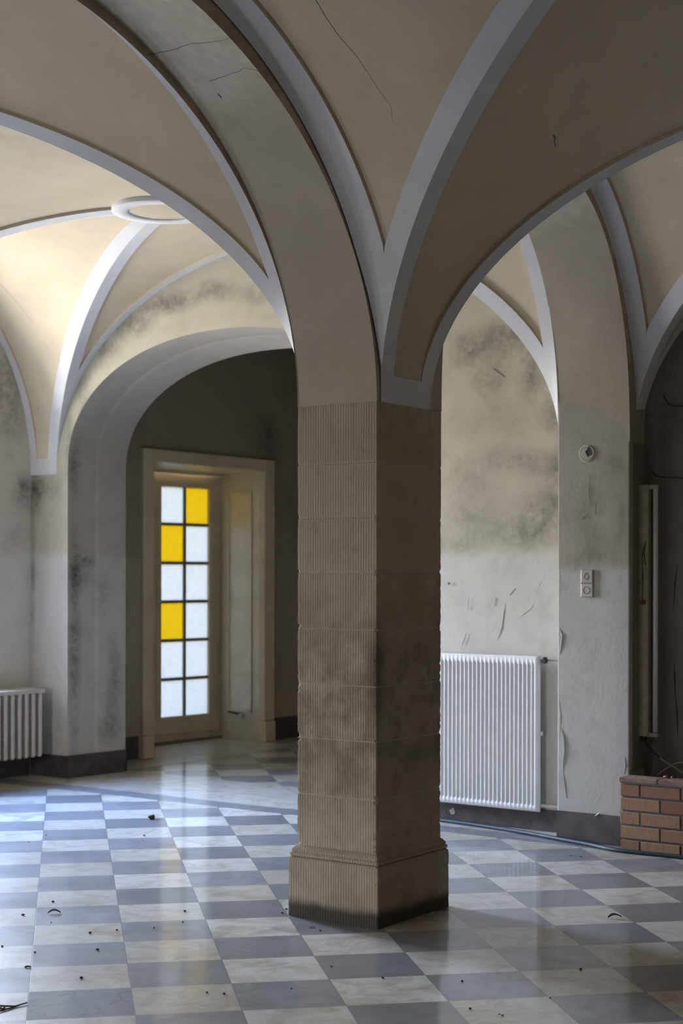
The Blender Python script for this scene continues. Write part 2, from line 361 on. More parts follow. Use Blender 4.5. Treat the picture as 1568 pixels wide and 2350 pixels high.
cells = MB(); 
def web(bands, A, S, inside, wA=.10, wS=.085, cove=0.0, wS2=None, n=60, base=.125, depth=.018):
    """one half of a vault web: straight generators from the groin A(t) to the side curve S(t)"""
    tb = math.asin(min(1, base / BV))
    ts = [0, tb * .5, tb] + [tb + (pi / 2 - tb) * ((k / n) ** 1.15) for k in range(1, n + 1)]
    rows = []
    for t in ts:
        a, s = A(t), S(t); L = (s - a).length
        e = .004; t0, t1 = max(0, t - e), min(pi / 2, t + e)
        g = (s - a) / L if L > 1e-5 else Vector((0, 0, 0))
        ta = (A(t1) - A(t0)).normalized(); tsd = (S(t1) - S(t0)).normalized()
        sa = max(.12, ta.cross(g).length); ss = max(.12, tsd.cross(g).length)
        nrm = ta.cross(g)
        if nrm.length < 1e-4: nrm = tsd.cross(g)
        if nrm.length < 1e-4: nrm = Vector((0, 0, 1))
        nrm.normalize()
        if nrm.dot(a - inside) < 0: nrm = -nrm
        fa = wA / (L * sa) if L > 1e-5 else .5; fs = wS / (L * ss) if L > 1e-5 else .5
        if fa + fs > 1: k = fa + fs; fa, fs = fa / k, fs / k
        rows.append((t, a, s, L, fa, fs, nrm))
    dp = lambda r: min(depth, .003 + max(0, r[1].z - ZS - base) * .06)
    def P(r, q, off=0.0): return r[1] + (r[2] - r[1]) * q + r[6] * off
    # bands
    lower = [r for r in rows if r[0] <= tb + 1e-9]
    bands.grid([[P(r, q) for q in (0, .25, .5, .75, 1)] for r in lower], 0, True)
    upper = [r for r in rows if r[0] >= tb - 1e-9]
    bands.grid([[P(r, r[4] * q) for q in (0, .5, 1)] for r in upper], 0, True)
    if cove:
        NQ = 7
        out = []; cove0 = cove
        for r in upper:
            row = []; cove = cove0 * min(1, max(.02, (r[2].z - ZS - base) / .55))
            for k in range(NQ + 1):
                q = 1 - r[5] * (1 - k / NQ); d = (1 - q) * r[3]
                off = 0 if d >= cove else -(cove - sqrt(max(0, cove * cove - (cove - d) ** 2)))
                row.append(P(r, q, off))
            out.append(row)
        bands.grid(out, 0, True)
    elif wS > 0:
        bands.grid([[P(r, 1 - r[5]), P(r, 1)] for r in upper], 0, True)
    # recessed cell and its rim
    ok = [r for r in upper if r[4] + r[5] < .999]
    if len(ok) > 1:
        i0 = rows.index(ok[0]); 
        if ok[0][0] > tb + 1e-6 and i0 > 0: ok = [rows[i0 - 1]] + ok
        cells.grid([[P(r, r[4] + (1 - r[4] - r[5]) * q, dp(r)) for q in (0, .25, .5, .75, 1)] for r in ok], 0, True)
        cells.grid([[P(r, r[4]), P(r, r[4], dp(r))] for r in ok], 0, False)
        if wS > 0: cells.grid([[P(r, 1 - r[5], dp(r)), P(r, 1 - r[5])] for r in ok], 0, False)
        r = ok[0]; cells.grid([[P(r, r[4], dp(r)), P(r, 1 - r[5], dp(r))], [P(r, r[4]), P(r, 1 - r[5])]], 0, False)

def side(bay, k, p0, p1, rise=BS, zs=ZS):
    """half of a side arch: springs at p0 and peaks at p1"""
    p0, p1 = Vector(p0), Vector(p1)
    return lambda t: Vector((*(p0 + (p1 - p0) * (1 - cos(t))), zs + rise * sin(t)))
def side_soffit(p0, p1, prof, up=.012):
    p0, p1 = Vector(p0), Vector(p1)
    return lambda t: Vector((*(p0 + (p1 - p0) * (1 - cos(t))), ZS + prof(cos(t)) + up * sin(t)))
ell = lambda b, n=2.0: (lambda u: b * max(0, 1 - u ** n) ** (1 / n))
def ins(b): return Vector((b.m.x, b.m.y, 1.6))
bandsets = []
def newbands():
    b = MB(); bandsets.append(b); return b
bBB, bRB, bLB, bFB, bW = newbands(), newbands(), newbands(), newbands(), newbands()
# through webs (continuous over the arcade line between two bays)
def through(bnd, b1, k1, b2, k2):
    ctr = (ins(b1) + ins(b2)) / 2
    web(bnd, b1.groin(k1), b2.groin(k2), ctr, wS=.10)
through(bLB, LB, 'SE', BB, 'SW'); through(bLB, LB, 'NE', BB, 'NW')
through(bFB, FB, 'NE', RB, 'NW'); through(bFB, FB, 'SE', RB, 'SW')
through(bW, WB, 'SE', LB, 'SW'); through(bW, WB, 'NE', LB, 'NW'); through(bW, WF, 'NE', FB, 'NW'); through(bW, WF, 'SE', FB, 'SW')
# webs that end on the dropped arches (arcade) with a cove
def arcade_side(bnd, b, k, y, cv=.045):
    c = b.c[k]; d = {('NE', True): -.006, ('NW', True): .006}.get((k, b in (FB, WF)), 0)
    web(bnd, b.groin(k), side(b, k, (c.x + d, y), (b.m.x, y), 1.642 if b in (FB, WF) else 1.585), ins(b), wS=.125, cove=.04)
for b, bn in ((FB, bFB), (RB, bRB), (WF, bW)):
    for k in ('NE', 'NW'): arcade_side(bn, b, k, .02)
for b, bn in ((LB, bLB), (BB, bBB), (WB, bW)):
    for k in ('SE', 'SW'):
        c = b.c[k]; y = PILY1 - .004
        if b is BB: sd = side_soffit((2.652 if k == 'SE' else .593, y - .008), (1.6225, y - .008), ell(1.46, 2.3))
        elif b is LB: sd = side_soffit((PILY0 - .004 if k == 'SE' else -3.925, y), ((PILY0 - 3.93) / 2, y), ell(1.585))
        else: sd = side(b, k, (c.x, y), (b.m.x, y))
        web(bn, b.groin(k), sd, ins(b), wS=.085)
# webs that end on walls
for b, bn in ((LB, bLB), (BB, bBB), (WB, bW)):
    for k in ('NE', 'NW'):
        c = b.c[k]; web(bn, b.groin(k), side(b, k, (c.x, YN), (b.m.x, YN), 1.56), ins(b), wS=.07)
for b, bn in ((FB, bFB), (RB, bRB), (WF, bW)):
    for k in ('SE', 'SW'):
        c = b.c[k]; web(bn, b.groin(k), side(b, k, (c.x, YSOUTH), (b.m.x, YSOUTH), 1.56), ins(b), wS=.07)
for b, bn in ((BB, bBB), (RB, bRB)):
    for k in ('SE', 'NE'):
        c = b.c[k]; web(bn, b.groin(k), side(b, k, (XE(c.y) + .004, c.y), (XE(b.m.y) + .004, b.m.y), 1.56), ins(b), wS=.075)
for b in (WB, WF):
    for k in ('SW', 'NW'):
        c = b.c[k]; web(bW, b.groin(k), side(b, k, (XW, c.y), (XW, b.m.y), 1.56), ins(b), wS=.07)
cells.box(XW - .6, 8.0, YSOUTH - .6, 6.8, ROOF, ROOF + .2)
CE = cells.build('ceiling', CELL); struct(CE, 'beige limewashed groin vault cells over the hall', 'ceiling')
names = ['white bands and groin ribs of the vault before the arched door recess', 'white bands and groin ribs of the vault over the brick partition',
         'white bands and groin ribs of the vault left of the pillar', 'white bands and groin ribs of the vault in front of the pillar', 'white bands of the vaults behind the camera']
for i, b in enumerate(bandsets):
    struct(b.build('trim_%d' % (i + 1), BAND), names[i], 'trim')

# crown rings
def crown(b, name, label):
    r0, r1, N = .225, .33, 72
    m = MB(); zc = ZS + BV - .013
    prof = [(r1 + .001, zc + .03), (r1, zc + .004), (r1 - .004, zc), (r0 + .004, zc), (r0, zc + .004), (r0 - .001, zc + .013)]
    m.grid([[(b.m.x + r * cos(2 * pi * k / N), b.m.y + r * sin(2 * pi * k / N), z) for k in range(N)] for r, z in prof], 0, True, True)
    o = m.build(name, BAND); struct(o, label, 'trim')
    d = MB(); ids = [d.vert((b.m.x + (r0 + .004) * cos(2 * pi * k / N), b.m.y + (r0 + .004) * sin(2 * pi * k / N), zc + .009)) for k in range(N)]
    d.face(ids); d.build('ring_field', CELL, o)
crown(BB, 'trim_6', 'white plaster ring at the crown of the vault before the door recess')
crown(RB, 'trim_7', 'white plaster ring at the crown of the vault over the brick partition')
crown(FB, 'trim_8', 'white plaster ring at the crown of the vault before the pillar')
crown(LB, 'trim_9', 'white plaster ring at the crown of the vault left of the pillar')

# ------------------------------------------------------------------ dropped arches
def spandrel(name, x0, x1, prof, y0f, y1f, label, N=64, mat=None, prof1=None):
    m = MB(); pts = []
    for k in range(N + 1):
        u = cos(pi * k / N); xx = (x0 + x1) / 2 - (x1 - x0) / 2 * u
        pts.append((xx, ZS + prof(abs(u))))
    far = [ZS + (prof1 or prof)(abs(cos(pi * k / N))) for k in range(N + 1)]
    m.grid([[(x, y0f(x) + (y1f(x) - y0f(x)) * q, z + (z1 - z) * q) for q in (0, .03, .5, .97, 1)] for (x, z), z1 in zip(pts, far)], 0, True)
    for yf in (y0f, y1f):
        m.grid([[(x, yf(x), z), (x, yf(x), ROOF)] for x, z in pts], 1, False)
    o = m.build(name, [mat or ARCH, EDGE]); struct(o, label, 'arch'); return o
ell = lambda b, n=2.0: (lambda u: b * max(0, 1 - u ** n) ** (1 / n))
ym = lambda x: PILY0 - .03 * max(0, (x - .6) / 2.05)
spandrel('wall_arcade_west', -3.93, PILY0, ell(1.53), lambda x: PILY0, lambda x: PILY1, 'broad grey plaster arch springing from the pillar to the upper left', prof1=ell(1.585))
spandrel('wall_arcade_east', .59, 2.655, ell(1.46, 2.3), ym, lambda x: PILY1 - .008, 'grey plaster arch springing from the right wall pier to the pillar', mat=ARCH_E)
spandrel('wall_arcade_rear', -8.0, -4.40, ell(1.555), lambda x: PILY0, lambda x: PILY1, 'arch of the arcade behind the camera')
m = MB(); m.box(.03, .59, PILY0, PILY1, ZS + .002, ROOF); m.box(-4.40, -3.93, PILY0, PILY1, ZS + .002, ROOF)
struct(m.build('wall_arcade_block', ARCH), 'grey plaster block over the pillar head between the arches', 'wall')

# ------------------------------------------------------------------ pillars
JZ = [.330, .576, .840, 1.092, 1.350, 1.606, 1.861, 2.112, ZS]
def make_pillar(name, x0, y0, x1, y1, label, chip=True):
    """shaft footprint x0..x1, y0..y1; plinth 3 cm wider"""
    rnd = random.Random(3)
    root = thing(name, label, 'pillar', ((x0 + x1) / 2, (y0 + y1) / 2, 0))
    sh = MB(); 
    zs = [JZ[0]]; joint = []
    for a, b in zip(JZ, JZ[1:]):
        n = 22
        for k in range(1, n): zs.append(a + (b - a) * k / n)
        zs += [b - .004, b] if b < ZS else [b]
    state = [[0.004] * 4]
    rings = []
    for i, z in enumerate(zs):
        near = min(abs(z - j) for j in JZ)
        ring = []
        for ci, (cx, cy, sx, sy) in enumerate(((x0, y0, 1, 1), (x1, y0, -1, 1), (x1, y1, -1, -1), (x0, y1, 1, -1))):
            r = .004 + abs(rnd.gauss(0, .0022))
            if .3 < z < 1.55 and rnd.random() < .22: r += rnd.random() * .011
            if near < .02 and rnd.random() < .6: r += rnd.random() * .012
            if z > 2.0: r = .004
            jn = .0025 if near < .003 and z < ZS - .01 and z > .34 else 0
            a = (cx + sx * jn, cy + sy * (r + jn)); b = (cx + sx * (r + jn), cy + sy * jn); c = (cx + sx * (r * .34 + jn), cy + sy * (r * .34 + jn))
            tri = [a, c, b] if ci in (0, 2) else [b, c, a]
            ring += [(p[0], p[1], z) for p in tri]
        rings.append(ring)
    ids = sh.grid(rings, 0, False, True)
    nper = 12
    for fi in range(len(sh.f)):
        zz = [sh.v[k][2] for k in sh.f[fi]]
        zm = (min(zz) + max(zz)) / 2
        if any(abs(zm - (j - .002)) < .0015 for j in JZ[1:-1]): sh.m[fi] = 1
    sh.build('shaft', [STONE, MORTAR], root)
    def rring(o, z, b=.006):
        X0, X1, Y0, Y1 = x0 - o, x1 + o, y0 - o, y1 + o
        return [(X0, Y0 + b, z), (X0 + b * .3, Y0 + b * .3, z), (X0 + b, Y0, z), (X1 - b, Y0, z), (X1 - b * .3, Y0 + b * .3, z), (X1, Y0 + b, z),
                (X1, Y1 - b, z), (X1 - b * .3, Y1 - b * .3, z), (X1 - b, Y1, z), (X0 + b, Y1, z), (X0 + b * .3, Y1 - b * .3, z), (X0, Y1 - b, z)]
    pl = MB(); rr = []
    for k in range(26):
        z = .262 * k / 25
        b = .006 + abs(rnd.gauss(0, .003)) + (.008 * rnd.random() if rnd.random() < .15 else 0)
        rr.append(rring(.03, z, b))
    rr += [rring(.029, .272, .008), rring(.024, .279, .012), rring(.012, .281, .01)]
    pl.loft(rr, 0, False); pl.build('plinth', STONE, root)
    mo = MB()
    prof = [(.010, .2795), (.018, .280), (.0245, .284), (.0265, .291), (.0245, .298), (.019, .301), (.0185, .304), (.0205, .307), (.018, .316), (.010, .325), (.003, .3315), (-.004, .334)]
    mo.loft([rring(o, z, .008) for o, z in prof], 0, False); mo.build('moulding', STONE, root)
    return root
make_pillar('stone_pillar', .03, .03, .59, .478, 'square sandstone pillar of tooled blocks on a moulded plinth, standing on the checkered floor')

# ------------------------------------------------------------------ floor
m = MB(); m.box(XW - .5, 8.0, YSOUTH - .5, 5.34, -.12, 0); m.box(2.98, 8.0, 5.34, 6.9, -.12, 0)
struct(m.build('floor', FLOOR), 'diagonal checkered stone floor of grey and cream slabs', 'floor')

# ------------------------------------------------------------------ walls
def wall_holes(m, along, a0, a1, z0, z1, d0, d1, holes, mi=0):
    """a wall slab along 'x' or 'y' with rectangular holes (a0,a1,z0,z1)"""
    xs = sorted({a0, a1, *[h[0] for h in holes], *[h[1] for h in holes]}); zs = sorted({z0, z1, *[h[2] for h in holes], *[h[3] for h in holes]})
    for xa, xb in zip(xs, xs[1:]):
        for za, zb in zip(zs, zs[1:]):
            if any(h[0] <= xa and xb <= h[1] and h[2] <= za and zb <= h[3] for h in holes): continue
            if along == 'x': m.box(xa, xb, d0, d1, za, zb, mi)
            else: m.box(d0, d1, xa, xb, za, zb, mi)
NWIN = [(1.0, 2.15, .80, 3.3), (-3.5, -2.8, .60, 1.95)]
WWIN = [(1.9, 2.9, .6, 1.75)]
m = MB(); wall_holes(m, 'x', XW - .5, XE(5.34), 0, ROOF, YN, YN + .5, NWIN)
struct(m.build('wall_north', WALL_N), 'stained plaster wall behind the column radiator', 'wall')
m = MB(); wall_holes(m, 'y', YSOUTH - .5, YN + .5, 0, ROOF, XW - .5, XW, WWIN)
struct(m.build('wall_west', WALL_O), 'plaster wall behind the camera with two windows', 'wall')
m = MB(); m.box(XW - .5, 3.4, YSOUTH - .5, YSOUTH, 0, ROOF)
struct(m.build('wall_south', WALL_O), 'plaster wall at the camera side of the hall', 'wall')

# east wall with the arched recess
OY0, OY1, OZS = 1.77, 4.925, 2.44
def arch_z(y, rise, dy=0.0):
    c = (OY0 + OY1) / 2; a = (OY1 - OY0) / 2 - dy
    u = min(1, abs(y - c) / a); return OZS + rise * (max(0, 1 - u ** 2.15)) ** (1 / 2.15)
m = MB()
ysec = [OY0 + (OY1 - OY0) * (1 - cos(pi * k / 60)) / 2 for k in range(61)]
m.quad((XE(YSOUTH), YSOUTH, 0), (XE(OY0), OY0, 0), (XE(OY0), OY0, ROOF), (XE(YSOUTH), YSOUTH, ROOF))
m.quad((XE(OY1), OY1, 0), (XE(YN + .1), YN + .1, 0), (XE(YN + .1), YN + .1, ROOF), (XE(OY1), OY1, ROOF))
m.grid([[(XE(y), y, arch_z(y, .94)), (XE(y), y, ROOF)] for y in ysec], 0, False)
E = m.build('wall_east', WALL_E); struct(E, 'mould-stained cream plaster wall with an arched recess, radiator side', 'wall')
m = MB()
def arch_ring(x, dx, dy, rise):
    ys = [OY0 + dy + (OY1 - OY0 - 2 * dy) * (1 - cos(pi * k / 60)) / 2 for k in range(61)]
    return [(x + dx, ys[0], 0)] + [(x + dx, y, arch_z(y, rise, dy)) for y in ys] + [(x + dx, ys[-1], 0)]
r0 = [(XE(p[1]), p[1], p[2]) for p in arch_ring(0, 0, 0, .94)]
r1 = arch_ring(3.26, 0, .018, .925); r2 = arch_ring(3.30, 0, .03, .915); r3 = arch_ring(3.575, 0, .06, .865)
m.grid([r0, r1], 0, True); m.grid([r1, r2], 0, False); m.grid([r2, r3], 0, True)
struct(m.build('wall_recess', WALL_J), 'peeling plaster jamb and soffit of the arched recess before the door', 'wall')
# vestibule beyond
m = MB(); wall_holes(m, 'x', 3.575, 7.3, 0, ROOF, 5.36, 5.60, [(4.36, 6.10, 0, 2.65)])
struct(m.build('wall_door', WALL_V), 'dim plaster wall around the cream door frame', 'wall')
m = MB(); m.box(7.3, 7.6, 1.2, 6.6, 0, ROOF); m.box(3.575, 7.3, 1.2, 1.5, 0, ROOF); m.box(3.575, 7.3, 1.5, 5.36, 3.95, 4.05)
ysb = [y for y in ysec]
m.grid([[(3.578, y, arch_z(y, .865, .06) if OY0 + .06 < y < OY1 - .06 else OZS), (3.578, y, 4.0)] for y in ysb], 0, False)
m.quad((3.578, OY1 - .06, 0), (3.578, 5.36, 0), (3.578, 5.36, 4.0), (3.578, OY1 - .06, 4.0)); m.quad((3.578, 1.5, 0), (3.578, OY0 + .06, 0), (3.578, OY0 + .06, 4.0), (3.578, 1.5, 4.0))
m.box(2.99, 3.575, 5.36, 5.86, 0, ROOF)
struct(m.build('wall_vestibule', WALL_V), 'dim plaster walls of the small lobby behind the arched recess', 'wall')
# outer skins so that no daylight leaks behind the east wall
m = MB(); m.box(XE(0) + .35, XE(0) + .5, YSOUTH - .5, 1.4, 0, ROOF)
struct(m.build('wall_outer', WALL_O), 'outer skin of the east wall', 'wall')

# wall pier on the east wall
m = MB(); ring = lambda z: [(2.655, .0, z), (2.93, -.005, z), (2.93, .467, z), (2.645, .467, z)]
m.loft([ring(0), ring(.6), ring(1.2), ring(1.8), ring(ZS), ring(ROOF)], 0, False)
PIER = m.build('wall_pier', WALL_P); bevel(PIER, .008); struct(PIER, 'pale grey plaster pier with socket and peeling edges', 'wall')
# right bay niche skin (shade of the pier put into its darker colour)
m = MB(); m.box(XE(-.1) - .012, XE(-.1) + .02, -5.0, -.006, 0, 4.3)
struct(m.build('wall_niche', WALL_R), 'cracked plaster wall behind the brick partition, shade put into its dark colour', 'wall')
m = MB(); m.box(2.668, XE(0) - .013, -.012, .002, .45, ZS - .01)  # thin skin over the pier side, its shade painted in
struct(m.build('wall_pier_side', WALL_R), 'side of the pier behind the tube lamp, shade put into its brownish colour', 'wall')

# skirtings
def skirting(name, pts, h, label, th=.006):
    m = MB()
    for (a, b) in zip(pts, pts[1:]):
        a, b = Vector((*a, 0)), Vector((*b, 0)); d = (b - a).normalized(); n = Vector((d.y, -d.x, 0)) * th
        hh = h
        m.loft([[a, b, b + n, a + n], [p + Vector((0, 0, hh)) for p in (a, b, b + n, a + n)]], 0, False)
    o = m.build(name, BASE); recalc(o); struct(o, label, 'skirting'); return o
skirting('baseboard_north', [(2.97, 5.337), (-8.3, 5.337)], .17, 'dark painted skirting below the column radiator')
skirting('baseboard_corner', [(XE(5.33) - .002, 5.335), (XE(4.925) - .002, 4.925)], .175, 'dark painted skirting on the bright corner of the recess')
skirting('baseboard_jamb', [(XE(4.92) - .008, 4.918), (3.575, 4.862)], .178, 'dark painted skirting on the recess jamb')
skirting('baseboard_east', [(XE(1.77) - .002, 1.77), (XE(.467) - .002, .467)], .135, 'dark chipped skirting under the panel radiator')
skirting('baseboard_pier', [(2.644, .468), (2.654, -.001)], .178, 'dark peeling skirting at the foot of the pier')
skirting('baseboard_door', [(7.3, 5.357), (6.17, 5.357)], .215, 'dark skirting to the right of the door frame')
skirting('baseboard_lobby', [(4.27, 5.357), (3.58, 5.357)], .20, 'dark skirting to the left of the door frame')
skirting('baseboard_lobby_end', [(3.59, 5.36), (3.59, 4.86)], .20, 'dark skirting behind the recess jamb')

# ------------------------------------------------------------------ windows out of frame (they light the hall)
def window(i, along, a0, a1, z0, z1, face, out, label):
    root = bpy.data.objects.new('window_%d' % i, None); COL.objects.link(root)
    c = (a0 + a1) / 2
    root.location = (c, face, z0) if along == 'x' else (face, c, z0); root.matrix_world.translation = root.location
    struct(root, label, 'window')
    fr = MB(); gl = MB(); d = out * .22
    def bx(mb, u0, u1, w0, w1, t=.03):
        lo, hi = sorted((face + d - t * out, face + d + t * out))
        if along == 'x': mb.box(u0, u1, lo, hi, w0, w1)
        else: mb.box(lo, hi, u0, u1, w0, w1)
    t = .055
    bx(fr, a0, a0 + t, z0, z1); bx(fr, a1 - t, a1, z0, z1); bx(fr, a0, a1, z0, z0 + t); bx(fr, a0, a1, z1 - t, z1)
    bx(fr, c - .03, c + .03, z0, z1); zt = z0 + (z1 - z0) * .68; bx(fr, a0, a1, zt - .03, zt + .03)
    fr.build('window_frame', WINW, root)
    bx(gl, a0 + t, a1 - t, z0 + t, z1 - t, .003); gl.build('window_glass', CLEAR, root)
    L = bpy.data.lights.new('daylight_portal', 'AREA'); L.shape = 'RECTANGLE'; L.size = a1 - a0; L.size_y = z1 - z0; L.cycles.is_portal = True
    o = bpy.data.objects.new('daylight_portal', L); COL.objects.link(o)
    p = face + out * .47
    if along == 'x': o.location = (c, p, (z0 + z1) / 2); o.rotation_euler = (-pi / 2, 0, 0) if out > 0 else (pi / 2, 0, 0)
    else: o.location = (p, c, (z0 + z1) / 2); o.rotation_euler = (pi / 2, 0, -pi / 2)
k = 1
for h in NWIN: window(k, 'x', *h, YN, 1, 'tall window of the north wall outside the picture'); k += 1
for h in WWIN: window(k, 'y', *h, XW, -1, 'tall window of the west wall behind the camera'); k += 1

# ------------------------------------------------------------------ door with patterned panes
D = bpy.data.objects.new('door_1', None); COL.objects.link(D); D.location = (5.2, 5.35, 0); D.matrix_world.translation = D.location
struct(D, 'cream glazed door with white and amber patterned panes in a deep frame', 'door')
FX0, FX1, OX0, OX1, FZ, OZ = 4.29, 6.155, 4.43, 5.995, 2.70, 2.585
m = MB()
for (x0, x1, z0, z1) in ((FX0, OX0, .20, FZ), (OX1, FX1, .20, FZ), (OX0, OX1, OZ, FZ)): m.box(x0, x1, 5.318, 5.40, z0, z1)
for (x0, x1) in ((FX0 - .006, OX0), (OX1, FX1 + .006)): m.box(x0, x1, 5.308, 5.40, 0, .20)
bevel(m.build('architrave', CREAM, D), .012, 3)
m = MB(); m.box(OX0 - .03, OX0, 5.38, 6.12, 0, OZ + .03); m.box(OX0 - .03, 6.13, 5.38, 6.12, OZ, OZ + .03)
m.box(OX0 - .03, 6.13, 5.93, 5.96, OZ - .028, OZ); m.box(6.115, 6.16, 5.90, 6.12, 0, OZ + .03)
m.build('frame_lining', CREAM, D)
m = MB(); m.box(OX0, 6.115, 5.925, 6.10, 0, .016); m.build('threshold', simple('worn_threshold', (.16, .13, .10), .6), D)
m = MB(); m.box(OX0, 5.05, 6.02, 6.06, .0, 2.58); o = m.build('door_leaf', CREAM, D); o['label'] = 'unseen narrow leaf added behind the frame to keep daylight out'  # unseen second leaf, added to block daylight beside the ajar one
# right reveal: panelled board
rv = MB(); 
P0, P1 = Vector((6.015, 5.39, 0)), Vector((6.105, 5.95, 0))
def rp(q, z, off=0.0):
    dn = Vector((P1.y - P0.y, -(P1.x - P0.x), 0)).normalized()
    p = P0 + (P1 - P0) * q - dn * off; return (p.x, p.y, z)
rv.loft([[rp(0, z), rp(1, z), rp(1, z, -.05), rp(0, z, -.05)] for z in (.0, OZ)], 0, False)
RV = rv.build('reveal_board', PANEL, D); recalc(RV)
pn = MB()
def plate(mb, q0, q1, z0, z1, o): mb.loft([[rp(q0, z, 0), rp(q1, z, 0), rp(q1, z, o), rp(q0, z, o)] for z in (z0, z1)], 0, False)
for (q0, q1, z0, z1) in ((.20, .23, .27, 2.40), (.77, .80, .27, 2.40), (.20, .80, .27, .30), (.20, .80, 2.37, 2.40)): plate(pn, q0, q1, z0, z1, .012)
o = pn.build('panel_moulding', PANEL, RV); recalc(o)
kb = MB(); a = Vector(rp(.42, .235)); dn = -Vector((P1.y - P0.y, -(P1.x - P0.x), 0)).normalized()
kb.tube([a, a + dn * .02, a + dn * .021, a + dn * .045, a + dn * .055], [.008, .008, .02, .024, .012], 16); 
kn = kb.build('door_stop_knob', CHROME, RV); kn['label'] = 'small shiny chrome knob'
ar = MB(); ar.tube([rp(.78, .262, .014), rp(.44, .25, .022)], .008, 8); ar.build('stay_rod', DARKP, RV)
# the leaf, slightly ajar to the outside, hinged on the right
LA = Vector((6.11, 5.965, 0)); ang = math.radians(180 - 5); LU = Vector((cos(ang), sin(ang), 0)); LN = Vector((LU.y, -LU.x, 0))
if LN.y > 0: LN = -LN
LW = 1.06
def lp(u, z, d=0.0):
    p = LA + LU * u + LN * d; return (p.x, p.y, z)
leaf = MB()
def lbox(mb, u0, u1, z0, z1, d0, d1): mb.loft([[lp(u0, z, d0), lp(u1, z, d0), lp(u1, z, d1), lp(u0, z, d1)] for z in (z0, z1)], 0, False)
PU0, PU1, PZ0, PZ1 = .155, .795, .245, 2.435
lbox(leaf, 0, PU0, .002, 2.571, -.04, 0); lbox(leaf, PU1, LW, .002, 2.571, -.04, 0)
lbox(leaf, PU0, PU1, .002, PZ0, -.04, 0); lbox(leaf, PU0, PU1, PZ1, 2.571, -.04, 0)
LEAF = leaf.build('door_leaf', CREAM, D); recalc(LEAF)
mo = MB()
for (u0, u1, z0, z1) in ((PU0 - .045, PU0, PZ0 - .045, PZ1 + .045), (PU1, PU1 + .045, PZ0 - .045, PZ1 + .045), (PU0, PU1, PZ0 - .045, PZ0), (PU0, PU1, PZ1, PZ1 + .045)): lbox(mo, u0, u1, z0, z1, 0, .010)
lbox(mo, .02, LW - .02, .075, .10, 0, .014)
o = mo.build('glazing_bead', CREAM, LEAF); recalc(o); bevel(o, .005)
NR = 6; pw = (PU1 - PU0 - .03) / 2; ph = (PZ1 - PZ0 - .026 * (NR - 1)) / NR
mu = MB(); um = (PU0 + PU1) / 2; lbox(mu, um - .015, um + .015, PZ0, PZ1, -.034, -.004)
for r in range(1, NR):
    z = PZ0 + r * (ph + .026) - .026; lbox(mu, PU0, PU1, z, z + .026, -.034, -.004)
o = mu.build('glazing_bars', simple('greenish_bar_paint', (.22, .23, .17), .5), LEAF); recalc(o)
# left column seen in the photo lies at larger u
amber = {(0, 5), (1, 4), (1, 2)}       # (column from the right=0, row from the bottom)
for r in range(NR):
    for cidx in range(2):
        u0 = PU0 if cidx == 0 else um + .015; z0 = PZ0 + r * (ph + .026)
        g = MB(); lbox(g, u0, u0 + pw, z0, z0 + ph, -.022, -.018)
        am = (cidx, r) in amber
        o = g.build('glass_pane', G_AMBER if am else G_WHITE, LEAF); recalc(o)
        if am: o['label'] = 'amber yellow patterned pane'

# ------------------------------------------------------------------ column radiator under the north window
R = thing('column_radiator', 'grey-white column radiator with upright ribs, low on the wall at the left edge', 'radiator', (1.9, 5.2, .17))
def section(x):
    s = MB()
    for yy in (5.085, 5.155, 5.225):
        rings = []
        for z, k in ((.176, .7), (.186, 1), (.66, 1), (.672, .85)):
            hw, hd = .017 * k, .026 * k
            rings.append([(x - hw, yy - hd * .6, z), (x - hw * .6, yy - hd, z), (x + hw * .6, yy - hd, z), (x + hw, yy - hd * .6, z), (x + hw, yy + hd * .6, z), (x + hw * .6, yy + hd, z), (x - hw * .6, yy + hd, z), (x - hw, yy + hd * .6, z)])
        s.loft(rings, 0, False)
    s.box(x - .0345, x + .0345, 5.105, 5.21, .195, .225); s.box(x - .0345, x + .0345, 5.105, 5.21, .628, .66)
    return s
sec0 = None
for k in range(26):
    x = 2.826 - .0718 * k
    if sec0 is None: sec0 = section(0).build('radiator_rib', RADC, R); sec0.location = (x, 0, 0) ; sec0.matrix_parent_inverse = R.matrix_world.inverted()
    else:
        c = sec0.copy(); COL.objects.link(c); c.location = (x, 0, 0)
m = MB(); m.box(.99, 2.868, 5.055, 5.262, .672, .705); bevel(m.build('top_cover', RADC, R), .006)
for x in (1.1, 1.9, 2.7):
    m = MB(); m.box(x - .02, x + .02, 5.24, 5.338, .60, .63); m.build('wall_bracket', RADC, R)

# ------------------------------------------------------------------ panel radiator on the east wall
RX = 2.80; ry0, ry1, rz0, rz1 = .682, 1.62, .128, 1.095
def rx(y): return RX + .0205 * (y - .6)
R = thing('panel_radiator', 'white ribbed panel radiator on the mould-stained wall right of the pillar', 'radiator', (RX, 1.15, rz0))
m = MB(); N = 8; pitch = .0305
ys = [ry0, ry0 + .008, ry0 + .022]
rows = []; y = ry0 + .03
prof = [(ry0, .012), (ry0 + .006, .002), (ry0 + .02, 0.0), (ry0 + .026, 0)]
while y < ry1 - .05:
    for q, d in ((0, .010), (.22, .010), (.42, .002), (.5, 0), (.62, 0), (.7, .002), (.9, .010)): prof.append((y + q * pitch, d))
    y += pitch
prof += [(y + .01, 0), (ry1 - .006, .002), (ry1, .012)]
zf = [(rz0, .012, 0), (rz0 + .006, .002, 0), (rz0 + .035, 0, 0), (rz0 + .05, 0, 1), (rz1 - .055, 0, 1), (rz1 - .04, 0, 0), (rz1 - .006, .002, 0), (rz1, .012, 0)]
m.grid([[(rx(y) + max(e, d * k if k else (d if i < 3 or i > len(prof) - 3 else 0)), y, z) for i, (y, d) in enumerate(prof)] for z, e, k in zf], 0, True)
